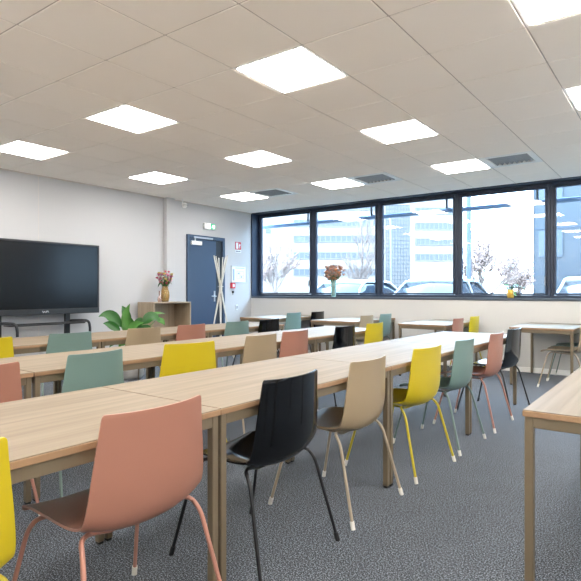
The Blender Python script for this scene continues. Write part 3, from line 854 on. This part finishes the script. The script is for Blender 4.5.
for z in (2.6, 5.0, 7.3):
    m = MB(); m.box(-4.0, -3.1, -0.08, 0.02, z, z+1.1); m.build('window', M['bluepane'], ww2)
# long blue-grey bar outside the glass
sb = tag(empty('blue_bar', (-7.40, 9.0, 2.55)), 'long blue-grey sunshade running outside above the windows', 'bar')
MB().bbox(0, 9.9, -0.07, 0.07, 0, 0.06, 0.01).build('blade', plain('blade_blue', srgb(104, 128, 162), 0.5), sb)
for q in range(8):
    MB().box(0.02+q*1.4, 0.05+q*1.4, -0.30, -0.06, 0.02, 0.045).box(0.02+q*1.4, 0.05+q*1.4, -0.30, -0.275, 0.045, 0.32).build('bracket', M['frame_dark'], sb)

def car(x, y, col, label, rz=0.0):
    t = tag(empty('parked_car', (x, y, -0.02), rz), label, 'car', 'cars parked outside the windows')
    paint = plain('car_paint_'+label[:6], col, 0.3, coat=0.6)
    def loft(rows, name, mats, mi_f=None):
        m = MB(); vs = []
        for r in rows: vs += r
        n = len(rows[0]); fs = []
        for i in range(len(rows)-1):
            for k in range(n-1): fs.append((i*n+k, i*n+k+1, (i+1)*n+k+1, (i+1)*n+k))
        m.add(vs, fs, 0, True)
        m.add(rows[0], [tuple(range(n))[::-1]], 0); m.add(rows[-1], [tuple(range(n))], 0)
        return m.build(name, mats, t)
    def sec(yy, hw, z0, z1):
        return [(-hw*0.92, yy, z0), (-hw, yy, z0+0.2), (-hw, yy, z1-0.14), (-hw*0.9, yy, z1-0.02), (-hw*0.5, yy, z1+0.015), (hw*0.5, yy, z1+0.015), (hw*0.9, yy, z1-0.02), (hw, yy, z1-0.14), (hw, yy, z0+0.2), (hw*0.92, yy, z0)]
    loft([sec(-2.1, 0.72, 0.3, 0.66), sec(-2.0, 0.82, 0.22, 0.76), sec(-1.2, 0.9, 0.2, 0.95), sec(0, 0.91, 0.2, 1.0), sec(1.4, 0.9, 0.2, 1.0), sec(2.0, 0.84, 0.25, 0.95), sec(2.1, 0.76, 0.35, 0.85)], 'body', paint)
    def cab(yy, hb, z0, ht, z1): return [(-hb, yy, z0), (-(hb+ht)/2, yy, (z0+z1)/2), (-ht, yy, z1), (0, yy, z1+0.03), (ht, yy, z1), ((hb+ht)/2, yy, (z0+z1)/2), (hb, yy, z0)]
    loft([cab(-1.15, 0.8, 0.95, 0.78, 0.98), cab(-0.75, 0.82, 0.97, 0.66, 1.28), cab(-0.35, 0.83, 0.98, 0.62, 1.48), cab(0.9, 0.83, 0.98, 0.62, 1.48), cab(1.5, 0.82, 0.98, 0.68, 1.25), cab(1.85, 0.8, 0.97, 0.78, 0.99)], 'window', plain('car_glass_'+label[:6], srgb(30, 38, 48), 0.1, spec=0.5))
    def rf(yy, ht, z): return [(-ht-0.03, yy, z-0.05), (-ht-0.01, yy, z+0.015), (0, yy, z+0.05), (ht+0.01, yy, z+0.015), (ht+0.03, yy, z-0.05)]
    loft([rf(-0.48, 0.62, 1.44), rf(-0.3, 0.63, 1.50), rf(0.9, 0.63, 1.50), rf(1.05, 0.62, 1.46)], 'roof', paint)
    m = MB()
    for s in (-1, 1):
        m.tube([(s*0.8, -1.1, 0.99), (s*0.69, -0.75, 1.28), (s*0.655, -0.4, 1.47)], 0.03, 6)
        m.tube([(s*0.835, 0.25, 0.99), (s*0.65, 0.25, 1.49)], 0.035, 6)
        m.tube([(s*0.80, 1.75, 0.99), (s*0.69, 1.5, 1.26), (s*0.65, 1.0, 1.47)], 0.04, 6)
    m.build('pillar', paint, t)
    for s in (-1, 1):
        m = MB(); m.ball((s*0.98, -0.75, 1.03), 0.1, sc=(1, 0.6, 0.7)); m.build('mirror', paint, t)
        for yy in (-1.35, 1.3):
            m = MB(); m.lathe([(0, -0.1), (0.18, -0.1), (0.3, -0.09), (0.32, -0.06), (0.32, 0.06), (0.3, 0.09), (0.18, 0.1), (0, 0.1)], 20)
            m.build('wheel', M['blackrub'], t, loc=(s*0.8, yy, 0.32), rot=(0, R(90), 0))
car(-4.95, 13.0, srgb(112, 114, 118), 'silver parked car with curved roof outside the third window')
car(-7.55, 13.2, srgb(140, 140, 140), 'white parked car seen low outside the second window')
car(-1.35, 13.0, srgb(130, 130, 132), 'light parked car outside the rightmost windows')

def bare_tree(x, y, h, spread, seed, label, buds, r0=0.07):
    rr = random.Random(seed)
    t = tag(empty('bare_tree', (x, y, -0.02)), label, 'tree', 'trees outside the windows')
    m = MB(); bd = MB()
    def br(p, d, l, r, dep):
        q = p+d*l
        mid = (p+q)/2+Vector((rr.uniform(-1, 1), rr.uniform(-1, 1), 0))*l*0.06
        m.tube([p, mid, q], [r, r*0.85, r*0.65], 5)
        if dep == 0:
            if buds:
                for _ in range(4):
                    c = p.lerp(q, rr.uniform(0.3, 1.1))+Vector((rr.uniform(-.05, .05),)*3)
                    bd.ball(c, rr.uniform(0.018, 0.034), 0, 5, 3)
            return
        for _ in range(4 if dep > 1 else 3):
            s = p.lerp(q, rr.uniform(0.45, 1.0))
            nd = (d+Vector((rr.uniform(-1, 1), rr.uniform(-1, 1), rr.uniform(-0.1, 0.6)))*spread).normalized()
            br(s, nd, l*rr.uniform(0.5, 0.75), r*0.55, dep-1)
        br(q, (d+Vector((rr.uniform(-.2, .2), rr.uniform(-.2, .2), 0.2))).normalized(), l*0.7, r*0.62, dep-1)
    br(Vector((0, 0, 0)), Vector((0, 0, 1)), h*0.4, r0, 4)
    m.build('branches', M['twig'], t)
    if buds: bd.build('buds', M['bud'], t)
bare_tree(-14.0, 18.0, 3.5, 0.8, 2, 'small pinkish bare tree outside the leftmost window', True)
bare_tree(-9.9, 18.0, 4.2, 0.8, 5, 'tall bare tree outside the second window, right of the peach flowers', False)
bare_tree(-12.0, 21.0, 2.4, 0.9, 8, 'low bare shrub tree outside the first mullion', False, 0.04)
bare_tree(-5.35, 18.0, 3.1, 0.8, 11, 'reddish twiggy tree outside the fourth window', True)
bare_tree(-4.9, 20.0, 2.3, 0.8, 14, 'lower twiggy tree just right of the reddish tree', True, 0.05)
lpst = tag(empty('lamp_post', (-5.30, 16.5, -0.02)), 'blue-grey post standing outside the fourth window', 'post')
MB().tube([(0, 0, 0), (0, 0, 5.6)], [0.085, 0.065], 12).build('pole', plain('post_blue', srgb(60, 70, 86), 0.5), lpst)
MB().lathe([(0, 0), (0.16, 0), (0.16, 0.03), (0.09, 0.05), (0, 0.05)], 14).build('base_plate', M['grey'], lpst)
sl = tag(empty('street_lamp', (-9.6, 20.0, -0.02)), 'thin street lamp with a side arm outside the second window', 'street lamp')
MB().tube(bez([(0, 0, 0), (0, 0, 4.0), (-0.05, 0, 4.2), (-1.1, -0.3, 4.35)]), 0.04, 8).build('pole', M['grey'], sl)
MB().bbox(-1.6, -1.1, -0.4, -0.2, 4.3, 4.4, 0.02).build('lamp_head', M['grey'], sl)

# ------------------------------------------------------------------ sky and camera
w = bpy.data.worlds.new('World'); scene.world = w; w.use_nodes = True
nt = w.node_tree; bg = nt.nodes['Background']
tc = nt.nodes.new('ShaderNodeTexCoord'); sep = nt.nodes.new('ShaderNodeSeparateXYZ')
cr = nt.nodes.new('ShaderNodeValToRGB')
cr.color_ramp.elements[0].position = 0.45; cr.color_ramp.elements[0].color = (0.56, 0.77, 1.0, 1)
cr.color_ramp.elements[1].position = 0.9; cr.color_ramp.elements[1].color = (0.52, 0.75, 1.0, 1)
mr = nt.nodes.new('ShaderNodeMapRange'); mr.inputs[1].default_value = -1; mr.inputs[2].default_value = 1
nt.links.new(tc.outputs['Generated'], sep.inputs[0]); nt.links.new(sep.outputs[2], mr.inputs[0])
nt.links.new(mr.outputs[0], cr.inputs[0]); nt.links.new(cr.outputs[0], bg.inputs[0])
bg.inputs[1].default_value = 7.8

cam = bpy.data.cameras.new('camera'); co = bpy.data.objects.new('camera', cam); COL.objects.link(co)
co.location = (0, 0, 1.2); co.rotation_euler = (R(90), 0, yaw)
cam.sensor_width = 36; cam.lens = 533.5/581*36; cam.clip_start = 0.02; cam.clip_end = 600
cam.shift_y = 0.42/581
scene.camera = co
vs = scene.view_settings
vs.view_transform = 'Standard'; vs.look = 'None'; vs.gamma = 1.0; vs.exposure = 1.38; vs.use_curve_mapping = False
cy = scene.cycles
cy.use_denoising = True
cy.max_bounces = 12; cy.diffuse_bounces = 6; cy.transparent_max_bounces = 16
cy.caustics_reflective = False; cy.caustics_refractive = False
cy.sample_clamp_indirect = 6.0
